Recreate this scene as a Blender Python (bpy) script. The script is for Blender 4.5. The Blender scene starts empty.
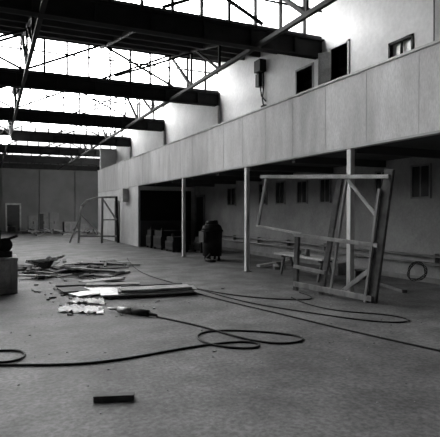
import bpy, bmesh, math, random
from mathutils import Vector, Matrix
random.seed(3)
def mat(name,c,rough=.8,var=.25,scale=3,metal=0,bump=0.0,stretch=(1,1,1),fine=0.0,coarse=0.0,spec=.5,emit=0):
    m=bpy.data.materials.new(name); m.use_nodes=True
    nt=m.node_tree; b=nt.nodes['Principled BSDF']; L=nt.links.new
    b.inputs['Roughness'].default_value=rough; b.inputs['Metallic'].default_value=metal
    b.inputs['Specular IOR Level'].default_value=spec
    if emit:
        b.inputs['Emission Color'].default_value=(1,1,1,1); b.inputs['Emission Strength'].default_value=emit
    tc=nt.nodes.new('ShaderNodeTexCoord'); mp=nt.nodes.new('ShaderNodeMapping'); mp.inputs['Scale'].default_value=stretch
    L(tc.outputs['Object'],mp.inputs['Vector'])
    def noise(sc,a,d,det=6):
        n=nt.nodes.new('ShaderNodeTexNoise'); n.inputs['Scale'].default_value=sc; n.inputs['Detail'].default_value=det
        n.inputs['Roughness'].default_value=.62
        L(mp.outputs['Vector'],n.inputs['Vector'])
        r=nt.nodes.new('ShaderNodeValToRGB'); e=r.color_ramp.elements
        e[0].position=.38; e[1].position=.62; e[0].color=(a,a,a,1); e[1].color=(d,d,d,1)
        L(n.outputs['Fac'],r.inputs['Fac']); return r.outputs['Color']
    col=noise(scale,c*(1-var),min(1,c*(1+var)))
    def mul(a,bb):
        x=nt.nodes.new('ShaderNodeMix'); x.data_type='RGBA'; x.blend_type='MULTIPLY'; x.inputs[0].default_value=1
        L(a,x.inputs[6]); L(bb,x.inputs[7]); return x.outputs[2]
    if fine: col=mul(col,noise(scale*14,1-fine,1))
    if coarse: col=mul(col,noise(scale*.22,1-coarse,1,3))
    L(col,b.inputs['Base Color'])
    if bump:
        bp=nt.nodes.new('ShaderNodeBump'); bp.inputs['Strength'].default_value=bump; bp.inputs['Distance'].default_value=.02
        n2=nt.nodes.new('ShaderNodeTexNoise'); n2.inputs['Scale'].default_value=scale*12; n2.inputs['Detail'].default_value=5
        L(tc.outputs['Object'],n2.inputs['Vector'])
        L(n2.outputs['Fac'],bp.inputs['Height']); L(bp.outputs['Normal'],b.inputs['Normal'])
    return m
M=dict(
 floor=mat('concrete_floor',.235,.68,.30,1.5,0,.4,fine=.45,coarse=.35,spec=.3),
 white=mat('painted_wall',.68,.7,.1,.8,fine=.1),
 parapet=mat('parapet_panel',.66,.6,.14,2.2,stretch=(1,1.2,.4),fine=.2,coarse=.28),
 seam=mat('panel_seam',.42,.8,.1),
 dark=mat('dark_steel_and_shade',.014,.7,.3,2,spec=.2), roof=mat('roof_deck',.045,.8,.2,1), slab=mat('slab_soffit',.045,.8,.2,1),
 back=mat('shaded_wall',.33,.8,.16,1.3,fine=.15), panel=mat('grey_partition_and_shade',.11,.8,.15,1),
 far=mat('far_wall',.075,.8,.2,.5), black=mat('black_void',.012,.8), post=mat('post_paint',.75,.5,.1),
 wood=mat('weathered_wood',.34,.8,.25,5,stretch=(1,1,.3)), darkwood=mat('dark_wood',.12,.8,.3,5), board=mat('pale_board',.6,.8,.2,3,fine=.25),
 crate=mat('crate_side',.5,.8,.25,6,fine=.2),
 poly=mat('polythene',.85,.3,.12,6), rubber=mat('rubber_hose',.012,.6,.2,spec=.2), machine=mat('machine_enamel',.025,.6,.3,4,spec=.2),
 steel=mat('worn_steel',.35,.45,.25,8,metal=.5), grey=mat('grey_paint',.2,.6,.2,3), dgrey=mat('dark_grey_paint',.09,.7,.2,3,spec=.2), glass=mat('dark_glass',.02,.25,.1,2,spec=.2), pale=mat('pale_glass',.8,.3,.1,2),
 lamp=mat('lamp_bulb',.9,.3,.05,2,emit=40))
class B:
    def __init__(s,name,mats):
        s.name=name; s.bm=bmesh.new(); s.mats=mats; s.k={m:i for i,m in enumerate(mats)}
    def box(s,a,b,m=None):
        mi=s.k.get(m,0); vs=[s.bm.verts.new((x,y,z)) for x in (a[0],b[0]) for y in (a[1],b[1]) for z in (a[2],b[2])]
        for q in ((0,1,3,2),(4,6,7,5),(0,4,5,1),(2,3,7,6),(0,2,6,4),(1,5,7,3)):
            f=s.bm.faces.new([vs[i] for i in q]); f.material_index=mi
    def cbox(s,c,d,rz=0,m=None,tilt=0):
        x=Vector((math.cos(rz),math.sin(rz),0))*d[0]/2; c=Vector(c); t=Vector((0,0,tilt))
        s.beam(c-x-t,c+x+t,d[1],d[2],m)
    def beam(s,p,q,w,h,m=None,up=(0,0,1)):
        p=Vector(p);q=Vector(q);d=(q-p).normalized();u=Vector(up)
        if abs(d.dot(u))>.98:u=Vector((0,1,0))
        x=d.cross(u).normalized()*w/2;y=x.cross(d).normalized()*h/2
        mi=s.k.get(m,0);vs=[s.bm.verts.new(e+i*x+j*y) for e in(p,q) for i,j in((-1,-1),(1,-1),(1,1),(-1,1))]
        for f in((3,2,1,0),(4,5,6,7),(0,1,5,4),(1,2,6,5),(2,3,7,6),(3,0,4,7)):
            ff=s.bm.faces.new([vs[i] for i in f]);ff.material_index=mi
    def cyl(s,p,q,r1,r2=None,m=None,n=20):
        p=Vector(p);q=Vector(q);d=q-p;r2=r1 if r2 is None else r2
        mx=Matrix.Translation((p+q)/2)@d.to_track_quat('Z','Y').to_matrix().to_4x4()
        g=bmesh.ops.create_cone(s.bm,cap_ends=True,segments=n,radius1=r1,radius2=r2,depth=d.length,matrix=mx)
        mi=s.k.get(m,0)
        for f in {f for v in g['verts'] for f in v.link_faces}:
            f.material_index=mi
            if len(f.verts)==4: f.smooth=True
    def path(s,pts,r,m=None,n=8):
        for a,b in zip(pts,pts[1:]): s.cyl(a,b,r,None,m,n)
    def done(s,bevel=0):
        bmesh.ops.recalc_face_normals(s.bm,faces=s.bm.faces)
        me=bpy.data.meshes.new(s.name);s.bm.to_mesh(me);s.bm.free()
        for m in s.mats: me.materials.append(M[m])
        o=bpy.data.objects.new(s.name,me);bpy.context.collection.objects.link(o)
        if bevel:
            b=o.modifiers.new('bevel','BEVEL');b.width=bevel;b.segments=2
        return o
XU,XF,XB=7.3,6.2,9.0
XL,YB,YE,XR=-20,-8,46,14
# ---------------- shell
o=B('floor',['floor']);o.box((XL,YB,-.2),(XR,YE,0));o.done()
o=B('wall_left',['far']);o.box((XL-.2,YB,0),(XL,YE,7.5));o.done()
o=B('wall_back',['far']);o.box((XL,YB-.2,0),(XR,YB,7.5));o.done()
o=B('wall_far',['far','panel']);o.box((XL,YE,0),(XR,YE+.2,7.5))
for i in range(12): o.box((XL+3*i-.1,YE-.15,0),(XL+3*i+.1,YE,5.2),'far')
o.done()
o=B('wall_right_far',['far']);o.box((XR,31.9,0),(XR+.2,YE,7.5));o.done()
o=B('door_1',['grey','black']);X=1.8
o.box((X-.5,YE-.06,0),(X+.5,YE-.02,2.2),'black')
o.box((X-.62,YE-.12,0),(X-.5,YE,2.35));o.box((X+.5,YE-.12,0),(X+.62,YE,2.35));o.box((X-.62,YE-.12,2.2),(X+.62,YE,2.35));o.done()
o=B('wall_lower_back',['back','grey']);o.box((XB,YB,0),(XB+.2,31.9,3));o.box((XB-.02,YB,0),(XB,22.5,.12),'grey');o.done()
def yspans(name,holes,x0,x1,z0,z1,y0,y1,m):
    o=B(name,[m]);y=y0
    for ya,yb,za,zb in sorted(holes):
        o.box((x0,y,z0),(x1,ya,z1));o.box((x0,ya,z0),(x1,yb,za));o.box((x0,ya,zb),(x1,yb,z1));y=yb
    o.box((x0,y,z0),(x1,y1,z1));return o
holes=[(7.15,7.7,4.48,4.93),(9.0,9.6,3.05,5.4),(10.35,11.05,3.05,5.25)]
o=yspans('wall_upper',holes,XU,XU+.2,3.05,7.5,YB,31.9,'white')
for Y in (4,10,16,22,28): o.box((XU-.1,Y-.16,3.05),(XU,Y+.16,5.3))
o.done()
o=B('wall_upper_rear',['panel']);o.box((XU+1.55,YB,3.05),(XU+1.65,31.6,5.6));o.box((XU+.2,YB,5.6),(XU+1.65,31.6,5.68));o.done()
o=B('wall_end_block',['white']);o.box((XF+.12,31.7,3.05),(XB,31.9,5.6));o.done()
o=B('door_2',['wood','board'])
o.box((XU-.03,10.3,3.05),(XU+.2,10.35,5.3));o.box((XU-.03,11.05,3.05),(XU+.2,11.1,5.3));o.box((XU-.03,10.3,5.25),(XU+.2,11.1,5.3))
o.box((XU+.22,10.36,3.06),(XU+.85,10.40,5.2),'board');o.done()
o=B('door_3',['board','wood'])
o.box((XU-.03,8.95,3.05),(XU+.2,9.0,5.45));o.box((XU-.03,9.6,3.05),(XU+.2,9.65,5.45));o.box((XU-.03,8.95,5.4),(XU+.2,9.65,5.45))
o.beam((XU-.02,9.60,4.2),(XU-.22,9.82,4.2),.04,2.3,'board');o.done()
o=B('window_1',['dark','pale']);k=-.07
o.box((XU-.02,7.1,4.5+k),(XU+.06,7.15,5.05+k));o.box((XU-.02,7.7,4.5+k),(XU+.06,7.75,5.05+k));o.box((XU-.02,7.1,5.0+k),(XU+.06,7.75,5.05+k));o.box((XU-.02,7.1,4.5+k),(XU+.06,7.75,4.55+k))
o.box((XU,7.42,4.55+k),(XU+.05,7.45,5.0+k));o.box((XU+.07,7.15,4.55+k),(XU+.09,7.7,5.0+k),'pale');o.done()
# balcony
o=B('balcony_parapet',['parapet','seam','dark']);o.box((XF,YB,2.8),(XF+.12,31.9,4.17))
y=-7.5
while y<31.8: o.box((XF-.003,y-.005,2.84),(XF,y+.005,4.17),'seam'); y+=1.22
o.box((XF-.03,YB,4.17),(XF+.15,31.9,4.21),'parapet');o.box((XF-.012,YB,2.8),(XF,31.9,2.84),'seam')
o.done()
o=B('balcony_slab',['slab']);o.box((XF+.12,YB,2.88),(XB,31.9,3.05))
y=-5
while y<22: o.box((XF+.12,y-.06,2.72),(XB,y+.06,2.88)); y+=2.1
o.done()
o=B('wall_ground_floor_room',['white','panel','dark']);o.box((XF,22.5,0),(XB,31.9,2.8))
o.box((XF+.1,22.47,1.2),(XB-.2,22.5,2.6),'dark')  # near end of the white room, its shade put in as a dark plate
o.box((XF+.1,22.485,0),(XB-.2,22.5,1.2),'panel')  # lower part of that painted shade, in lighter grey
o.done()
o=B('door_4',['dark','grey']);o.box((XF-.03,26.2,0),(XF-.005,27.0,2.1));o.box((XF-.05,26.1,0),(XF,26.2,2.2),'grey');o.box((XF-.05,27.0,0),(XF,27.1,2.2),'grey');o.box((XF-.05,26.1,2.1),(XF,27.1,2.2),'grey');o.done()
o=B('wall_sign_box',['board','dark']);o.box((XF-.3,24.2,2.1),(XF-.03,24.9,2.75));o.box((XF-.03,24.4,2.2),(XF,24.7,2.6),'dark');o.done()
for i,Y in enumerate((3.4,7.64,11.88,16.7)):
    o=B('balcony_post',['post','grey']);o.box((XF+.01,Y-.055,0),(XF+.11,Y+.055,2.8));o.box((XF-.03,Y-.1,0),(XF+.15,Y+.1,.02),'grey');o.done()
for i,(Y,z0,z1,w) in enumerate(((8.5,1.95,2.65,.5),(9.75,1.95,2.6,.4),(12.1,1.9,2.55,.45),(13.3,1.9,2.55,.5),(14.6,1.9,2.6,.5),(15.8,1.9,2.6,.5),(18.4,1.9,2.55,.7))):
    o=B('window_%d'%(i+2),['grey','glass']);x=XB
    o.box((x-.02,Y-w/2,z0),(x-.005,Y+w/2,z1),'glass')
    for a,b in (((Y-w/2-.04,z0-.04),(Y-w/2,z1+.04)),((Y+w/2,z0-.04),(Y+w/2+.04,z1+.04)),((Y-w/2,z0-.04),(Y+w/2,z0)),((Y-w/2,z1),(Y+w/2,z1+.04)),((Y-.012,z0),(Y+.012,z1))):
        o.box((x-.045,a[0],a[1]),(x,b[0],b[1]),'grey')
    o.done()
o=B('door_5',['black','grey']);o.box((XB-.03,21.3,0),(XB-.005,22.2,2.3));o.box((XB-.06,21.2,0),(XB,21.3,2.4),'grey');o.box((XB-.06,22.2,0),(XB,22.3,2.4),'grey');o.box((XB-.06,21.2,2.3),(XB,22.3,2.4),'grey');o.done()
o=B('heating_pipe',['grey'])
for z in (.45,.62): o.cyl((XB-.12,2,z),(XB-.12,20.5,z),.03)
for y in range(2,21,2): o.box((XB-.14,y-.02,.4),(XB-.02,y+.02,.68))
o.done()
# ---------------- roof
rz=6.9
for i,Y in enumerate(range(-2,47,6)):
    xe=XU if Y<32 else XR
    o=B('roof_girder',['dark','roof'])
    o.box((XL,Y-.02,5.3),(xe,Y+.02,5.72))
    for z in (5.3,5.7): o.box((XL,Y-.11,z),(xe,Y+.11,z+.035))
    X=XL+.4
    while X<xe: 
        o.box((X-.03,Y-.04,5.72),(X+.03,Y+.04,rz)); X+=.66
    X=XL+1.2
    while X<xe:
        o.box((X-.02,Y-.10,5.32),(X+.02,Y+.10,5.7)); X+=1.15
    o.box((XL,Y-.05,rz-.08),(xe,Y+.05,rz));o.box((XL,Y-.02,6.42),(xe,Y+.02,6.46))
    if Y<0: o.box((XL,Y+.05,5.7),(xe,Y+.1,rz),'roof')  # unseen panel added behind the camera, closes the glazing to darken the foreground
    o.done()
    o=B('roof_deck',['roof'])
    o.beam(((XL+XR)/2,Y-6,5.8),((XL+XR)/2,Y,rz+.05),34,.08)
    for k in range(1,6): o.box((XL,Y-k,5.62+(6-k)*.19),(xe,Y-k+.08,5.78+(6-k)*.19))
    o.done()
    o=B('roof_truss',['dark'])
    Xs=[5.5-2.3*k for k in range(11)]
    for j,X in enumerate(Xs):
        if X<XL: continue
        if j%2==0: o.beam((X,Y-6,5.35),(X,Y,5.35),.09,.09)
        o.beam((X,Y-6,5.65),(X,Y,rz-.1),.08,.11)
        if j%2==0:
            o.beam((X,Y-4,5.35),(X,Y-2.2,6.4),.06,.06);o.beam((X,Y-2,5.35),(X,Y-2,6.4),.06,.06);o.beam((X,Y-2,5.35),(X,Y-.1,rz-.1),.08,.08);o.beam((X,Y-4,5.35),(X,Y-4,6.0),.06,.06)
        if X+2.3<=5.6:
            o.beam((X,Y-.25,5.75),(X+2.3,Y-.25,rz-.1),.06,.06)
            if j%2: o.beam((X+2.3,Y-.3,5.75),(X,Y-.3,rz-.1),.06,.06)
            if j%2: o.beam((X,Y-2,5.4),(X+2.3,Y-2,6.35),.055,.055)
    o.done()
    if Y>0:
        L=bpy.data.lights.new('skylight_portal','AREA');L.shape='RECTANGLE';L.size=27;L.size_y=1.15
        L.cycles.is_portal=True
        lo=bpy.data.objects.new('skylight_portal',L);bpy.context.collection.objects.link(lo)
        lo.location=((XL+XU)/2,Y+.12,6.3);lo.rotation_euler=(math.radians(-90),0,0)
o=B('electrical_box',['dark','grey']);o.box((XU-.22,12.65,5.68),(XU-.01,13.0,6.02));o.box((XU-.12,12.9,5.3),(XU-.01,13.1,5.68))
o.path([(XU-.05,12.75,5.7),(XU-.05,12.72,5.3),(XU-.05,12.8,4.9),(XU-.05,12.7,4.6)],.02);o.path([(XU-.05,12.95,5.4),(XU-.05,12.85,5.0),(XU-.05,12.6,4.8)],.02)
o.box((XU-.1,12.6,4.5),(XU-.01,12.8,4.7));o.done()
o=B('wall_conduit',['grey']);o.path([(XU-.03,6.6,3.1),(XU-.03,6.6,6.2)],.015);o.done()
o=B('pendant_lamp',['dark','lamp']);lx,ly=.68,27.0
o.cyl((lx,ly,6.6),(lx,ly,5.65),.015);o.cyl((lx,ly,5.65),(lx,ly,5.35),.06,.32)
bmesh.ops.create_icosphere(o.bm,subdivisions=3,radius=.27,matrix=Matrix.Translation((lx,ly,5.22)))
for f in o.bm.faces:
    if (f.calc_center_median()-Vector((lx,ly,5.22))).length<.275 and len(f.verts)==3: f.material_index=1
o.done()

# ---------------- big timber frame leaning by the posts
def P(u,z,off=0): return (5.66+.247*u-.969*off,8.61-.969*u-.247*off,z)
o=B('timber_frame',['wood','darkwood','board'])
up=(.969,.247,0)
def bar(u0,z0,u1,z1,w,t=.06,m=None,off=0):
    p=Vector(P(u0,z0,off));q=Vector(P(u1,z1,off)); o.beam(p,q,w,t,m,up=up)
bar(1.80,0,2.14,2.33,.17,.07,'darkwood')
bar(1.70,0,1.98,2.0,.05,.05,'wood',.06)
bar(0,0,.05,1.15,.1,.07,'darkwood')
bar(-.98,2.37,2.16,2.20,.07,.05,'board',.05)
bar(-.85,2.36,-1.12,1.3,.07,.05,'wood')
bar(-1.12,1.3,.2,1.16,.045,.045,'board',.05)
bar(.0,1.14,1.95,1.02,.07,.05,'wood',.05)
bar(0,.5,.8,.44,.07,.05,'wood',.05)
bar(0,.14,1.84,.08,.1,.06,'wood',.05)
bar(.63,0,1.08,2.27,.11,.06,'darkwood',-.05)
bar(.84,0,1.22,2.27,.05,.05,'wood',-.05)
bar(1.26,2.2,1.98,1.42,.07,.04,'board',-.02)
bar(1.8,.62,1.15,.12,.08,.04,'wood',-.02)
o.done(.006)
o=B('work_bench',['board','darkwood','grey'])
for dx in (0,.16,.32): o.box((6.75+dx,9.2,.5),(6.88+dx,11.3,.54),'board')
for y in (9.4,11.0):
    o.beam((6.78,y,0),(6.9,y,.5),.05,.05,'darkwood');o.beam((7.2,y,0),(7.05,y,.5),.05,.05,'darkwood');o.box((6.8,y-.03,.44),(7.15,y+.03,.5),'darkwood')
o.beam((6.97,9.4,.18),(6.97,11.0,.18),.05,.05,'darkwood')
o.cyl((6.9,10.0,.54),(6.9,10.0,.72),.07,.05,'grey');o.cyl((7.0,10.5,.60),(7.1,10.8,.60),.06,None,'grey');o.done()
o=B('scrap_timber',['wood','board','darkwood'])
o.beam((7.4,7.4,.04),(7.9,9.0,.04),.1,.06,'darkwood');o.beam((7.2,11.9,.05),(8.0,13.4,.05),.12,.08);o.beam((7.0,12.6,.05),(8.4,12.9,.13),.12,.06,'board');o.cbox((8.2,10.5,.15),(.7,.4,.3),.4,'wood');o.cbox((8.1,9.6,.1),(.5,.3,.2),1.2,'darkwood');o.done()
def curve(name,pts,r,m,cyc=False,order=4):
    cu=bpy.data.curves.new(name,'CURVE');cu.dimensions='3D';cu.bevel_depth=r;cu.bevel_resolution=3;cu.resolution_u=8
    s=cu.splines.new('NURBS');s.points.add(len(pts)-1);s.order_u=order;s.use_endpoint_u=True;s.use_cyclic_u=cyc
    for p,q in zip(s.points,pts):p.co=(q[0],q[1],q[2] if len(q)>2 else r,1)
    cu.materials.append(M[m]);o=bpy.data.objects.new(name,cu);bpy.context.collection.objects.link(o);return o
pts=[]
for i in range(40):
    a=i*.6;rr=.2+.05*math.sin(i*1.7);pts.append((8.66+.07*math.sin(a),8.3+rr*math.cos(a)*1.3,.27+rr*math.sin(a)))
curve('coiled_cable',pts,.01,'rubber')
# ---------------- dark floor machine
o=B('dust_extractor',['machine','dark','dgrey']);c=(6.75,15.3)
o.cyl((c[0],c[1],.14),(c[0],c[1],.95),.31,.34,'machine',28);o.cyl((c[0],c[1],.95),(c[0],c[1],1.0),.37,.37,'dark',28);o.cyl((c[0],c[1],1.0),(c[0],c[1],1.14),.35,.3,'machine',28);o.cyl((c[0],c[1],1.14),(c[0],c[1],1.2),.3,.2,'machine',28);o.cyl((c[0],c[1],1.2),(c[0],c[1],1.32),.2,.18,'machine')
o.box((c[0]-.4,c[1]-.2,.6),(c[0]-.3,c[1]+.2,.95),'dgrey')
for a in range(4): 
    x=c[0]+.24*math.cos(a*1.57+.78);y=c[1]+.24*math.sin(a*1.57+.78);o.cyl((x,y,0),(x,y,.15),.05,.04,'dark',10)
o.path([(c[0]-.2,c[1]-.3,.2),(c[0]-.45,c[1]-.5,.06),(c[0]-.3,c[1]-.9,.05)],.045,'dark');o.done()
def machine(x,y,w,d,h,k):
    o=B('control_cabinet' if k else 'scrap_machine',['machine','dark','dgrey'])
    o.box((x-w/2,y-d/2,.08),(x+w/2,y+d/2,h*.7));o.box((x-w/2+.05,y-d/2+.05,h*.7),(x+w/2-.1,y+d/2-.05,h),'dark')
    o.box((x-w/2-.015,y-d/2+.08,.2),(x-w/2,y+d/2-.08,h*.6),'dark')
    for i in (-1,1):
        for j in (-1,1): o.box((x+i*(w/2-.06)-.04,y+j*(d/2-.06)-.04,0),(x+i*(w/2-.06)+.04,y+j*(d/2-.06)+.04,.08),'dark')
    o.cyl((x-w/4,y,h),(x-w/4,y,h+.12),.07,.05,'machine');o.done(.01)
machine(6.9,19.2,.7,.9,.6,0);machine(7.0,20.6,1.0,1.1,.8,1);machine(7.9,18.4,.9,.8,.6,0);machine(6.75,21.75,.6,.7,.8,0)
# ---------------- far tubular trolley frame
o=B('lifting_frame',['wood','steel','dark'])
a=Vector((4.25,26.6,0));b=Vector((5.9,25.6,0));d=b-a
def Q(t,z,off=0): v=a+d*t;return (v.x+off*.5,v.y+off*.85,z)
o.beam(Q(-.05,0),Q(0,1.5),.1,.1);o.path([Q(0,1.5),Q(.04,1.9),Q(.2,2.2),Q(.5,2.36),Q(1,2.36)],.055,'wood')
o.beam(Q(.6,0),Q(.62,2.36),.1,.1);o.beam(Q(1,0,.3),Q(1,2.4),.12,.1,'dark');o.beam(Q(-.05,.35),Q(1,.35),.08,.08);o.beam(Q(.0,1.5),Q(.6,.4),.06,.06)
o.beam(Q(.62,2.3),Q(1,1.2),.07,.07);o.beam(Q(-.3,0),Q(.02,1.4),.06,.06);o.beam(Q(.62,1.2),Q(1,1.2),.06,.06);o.done()
o=B('storage_cabinet',['dgrey','dark'])
for i in range(3):
    x=2.6+i*.75;h=1.55-(i==0)*.25
    o.box((x,40,.08),(x+.7,40.6,h));o.box((x+.04,39.98,.14),(x+.33,40,h-.08),'dark' if i==1 else 'dgrey');o.box((x+.37,39.98,.14),(x+.66,40,h-.08));o.box((x+.31,39.96,.7),(x+.39,39.99,.9),'dark');o.box((x+.05,40.05,0),(x+.65,40.55,.08),'dark')
o.done()
o=B('packing_crate',['dgrey','darkwood'])
for x,y,s in ((5.4,41.5,1.0),(6.6,41.8,.75),(1.2,42,.6)):
    o.box((x,y,0),(x+s,y+s,s*.8))
    for t in (0,.45,.9): o.box((x+t*s,y-.03,0),(x+t*s+.1*s,y,s*.8),'darkwood')
    for t in (0,.7): o.box((x,y-.05,t*s),(x+s,y-.03,t*s+.1),'darkwood')
o.done()
o=B('scrap_heap',['darkwood','dgrey'])
for i in range(26):
    o.cbox((random.uniform(2.4,7.8),random.uniform(35,37),.1+random.random()*.25),(random.uniform(.4,1.4),.15,.1),random.uniform(0,3),random.choice(['darkwood','dgrey']),random.uniform(-.08,.08))
o.done()
# ---------------- left foreground crate with gear on top
o=B('machine_crate',['crate','wood','dark']);x0,x1,y0,y1=-1.1,.46,10.6,11.5
o.box((x0,y0,.04),(x1,y1,.66));o.box((x0-.03,y0-.03,.64),(x1+.04,y1+.03,.7),'wood')
for x in (x0,-.35,.36): o.box((x,y0-.03,.0),(x+.1,y0,.66),'wood')
o.box((x0,y0-.035,.0),(x1,y0-.005,.09),'wood');o.box((x1,y0,0),(x1+.03,y0+.1,.66),'wood');o.box((x1,y1-.1,0),(x1+.03,y1,.66),'wood')
o.done(.008)
o=B('gearbox_unit',['machine','steel','dark'])
o.box((-.35,10.8,.7),(.4,11.25,.82));o.cyl((.0,10.8,1.0),(.0,11.3,1.0),.21,None,'machine');o.cyl((.27,10.85,.94),(.27,11.2,.94),.14,None,'dark');o.cyl((.12,11,1.05),(.16,11,1.24),.08,.05,'machine')
o.cyl((.0,10.76,1.0),(.0,10.8,1.0),.1,None,'steel');o.beam((.2,11,1.0),(.5,10.9,1.12),.05,.05,'dark');o.beam((-.6,11,.75),(-.3,11,1.0),.06,.06,'dark');o.done()
# ---------------- debris pile
o=B('debris_pile',['board','wood','darkwood','dgrey','poly'])
for i in range(95):
    cx=random.gauss(1.9,.75);cy=random.gauss(13.8,.9)
    if cx<.75 or cx>3.5 or cy<12.1: continue
    o.cbox((cx,cy,.03+random.random()*.1),(random.uniform(.25,.9),random.uniform(.05,.2),random.uniform(.02,.06)),random.gauss(0,.7)-.3,random.choice(['board','wood','darkwood','darkwood','dgrey','dgrey']),random.uniform(-.03,.03))
for i in range(14):
    a=i*.45;o.cbox((1.35+.25*math.cos(a),14.2+.25*math.sin(a),.1+.02*i),(.45,.3,.05),a,random.choice(['board','poly','dgrey']),.05)
o.cyl((1.25,14.0,.1),(1.5,14.0,.38),.16,.1,'dgrey')
o.beam((1.6,15.4,.05),(4.0,14.3,.05),.1,.04,'wood');o.beam((1.9,15.0,.1),(3.8,14.6,.1),.12,.03,'board');o.beam((.9,12.9,.04),(2.6,12.6,.04),.12,.04,'wood')
o.done()
o=B('panel_stack',['board','wood','darkwood','dgrey','poly'])
for i,(x,y,w,d,r,m) in enumerate(((2.75,9.45,1.75,.75,-.1,'darkwood'),(2.75,9.4,1.75,.7,-.16,'poly'),(2.95,9.35,1.5,.5,-.22,'wood'),(2.9,9.3,1.35,.42,-.12,'board'))):
    o.cbox((x,y,.03+.035*i),(w,d,.025),r,m)
o.cbox((2.1,10.3,.04),(1.2,.6,.03),.25,'poly');o.cbox((2.35,10.5,.08),(1.1,.3,.03),-.3,'wood');o.cbox((1.7,9.75,.04),(.6,.4,.02),.3,'poly')
o.cbox((3.1,10.2,.05),(1.3,.12,.05),-.1,'darkwood');o.cbox((1.75,10.9,.06),(1.0,.4,.04),-.2,'darkwood');o.cbox((2.3,11.4,.05),(1.0,.3,.04),.3,'board')
o.cbox((1.5,10.3,.05),(.5,.6,.03),.1,'dgrey');o.done()
def sheet(name,corners,m,n=16,h=.05):
    bm_=bmesh.new();g=[[None]*(n+1) for _ in range(n+1)];A,Bc,C,D=[Vector(c) for c in corners]
    for i in range(n+1):
        for j in range(n+1):
            u=i/n;v=j/n;p=(A*(1-u)+Bc*u)*(1-v)+(D*(1-u)+C*u)*v
            p=p+Vector((random.uniform(-.015,.015),random.uniform(-.015,.015),0));g[i][j]=bm_.verts.new((p.x,p.y,.012+random.random()**3*h))
    for i in range(n):
        for j in range(n): bm_.faces.new((g[i][j],g[i+1][j],g[i+1][j+1],g[i][j+1])).smooth=True
    me=bpy.data.meshes.new(name);bm_.to_mesh(me);bm_.free();me.materials.append(M[m]);o=bpy.data.objects.new(name,me);bpy.context.collection.objects.link(o);return o
sheet('plastic_sheet',[(.95,8.3,0),(1.60,7.8,0),(1.68,8.35,0),(1.2,8.85,0)],'poly')
sheet('plastic_sheet',[(1.25,9.0,0),(1.8,8.6,0),(1.85,9.1,0),(1.4,9.4,0)],'poly')
o=B('pneumatic_tool',['darkwood','steel','dark'])
o.cyl((1.85,7.9,.05),(2.02,7.66,.05),.045,.05,'steel');o.cyl((2.02,7.66,.05),(2.2,7.4,.05),.055,.045,'dark');o.cyl((2.2,7.4,.045),(2.29,7.27,.03),.03,.018,'dark');o.cyl((1.72,8.08,.045),(1.85,7.9,.05),.015,.02,'steel');o.beam((2.1,7.55,.05),(2.22,7.62,.03),.04,.04,'dark');o.done()
o=B('wood_block',['darkwood','wood']);o.cbox((.95,4.22,.026),(.34,.075,.05),-.41+.1,'darkwood');o.done(.004)
curve('air_hose',[(-.6,5.9),(.09,5.67),(.65,5.35),(1.26,5.29),(2.0,5.46),(2.72,5.5),(2.98,5.3),(2.85,5.05),(2.42,5.3),(2.3,5.85),(2.6,6.16),(3.03,5.98),(3.54,5.55),(3.62,5.15),(3.15,5.08),(2.84,5.57),(2.68,6.4),(2.45,6.9),(2.29,7.26)],.013,'rubber')
curve('power_cable',[(3.5,10.4),(3.64,9.62),(3.72,8.3),(4.07,6.93),(4.31,5.48),(4.67,4.14),(4.95,3.0),(5.0,1.5)],.012,'rubber')
curve('power_cable',[(3.75,10.3),(3.92,9.49),(3.99,7.84),(4.51,6.73),(4.98,5.65),(5.45,5.35),(5.7,5.6),(5.5,6.1),(5.04,6.4),(4.9,7.2),(5.1,7.9)],.011,'rubber')
curve('power_cable',[(4.3,17.0),(3.84,14.85),(3.55,12.5),(3.63,11.27),(3.98,8.65),(5.01,7.48),(5.5,7.5),(5.55,8.3)],.012,'rubber')
curve('air_hose',[(-.6,6.45),(.10,6.24),(.29,6.2),(.38,5.95),(.25,5.68),(.0,5.75),(-.5,6.1)],.013,'rubber')
o=B('floor_rubble',['darkwood','dgrey','wood'])
for i in range(420):
    x=random.uniform(-1,6);y=random.uniform(3,18);s=random.uniform(.005,.014)*(1 if i%14 else 1.7)
    o.cbox((x,y,s*.3),(s*1.6,s,s*.6),random.uniform(0,3),random.choice(['darkwood','dgrey','wood','wood']))
for i in range(120):
    x=random.gauss(1.9,.7);y=random.gauss(10.5,1.6);s=random.uniform(.015,.05)
    if x<.7: continue
    o.cbox((x,y,s*.3),(s*1.8,s,s*.5),random.uniform(0,3),random.choice(['darkwood','dgrey','wood','wood']))
o.done()
w=bpy.data.worlds.new('sky');bpy.context.scene.world=w;w.use_nodes=True
w.node_tree.nodes['Background'].inputs[0].default_value=(1,1,1,1)
w.node_tree.nodes['Background'].inputs[1].default_value=22
bpy.context.scene.view_settings.view_transform='Standard'
c=bpy.data.cameras.new('camera');co=bpy.data.objects.new('camera',c);bpy.context.collection.objects.link(co)
c.sensor_width=36;c.lens=500/440*36;co.location=(0,0,1.6);co.rotation_euler=(math.radians(90-.745),0,math.radians(-24.7))
bpy.context.scene.camera=co
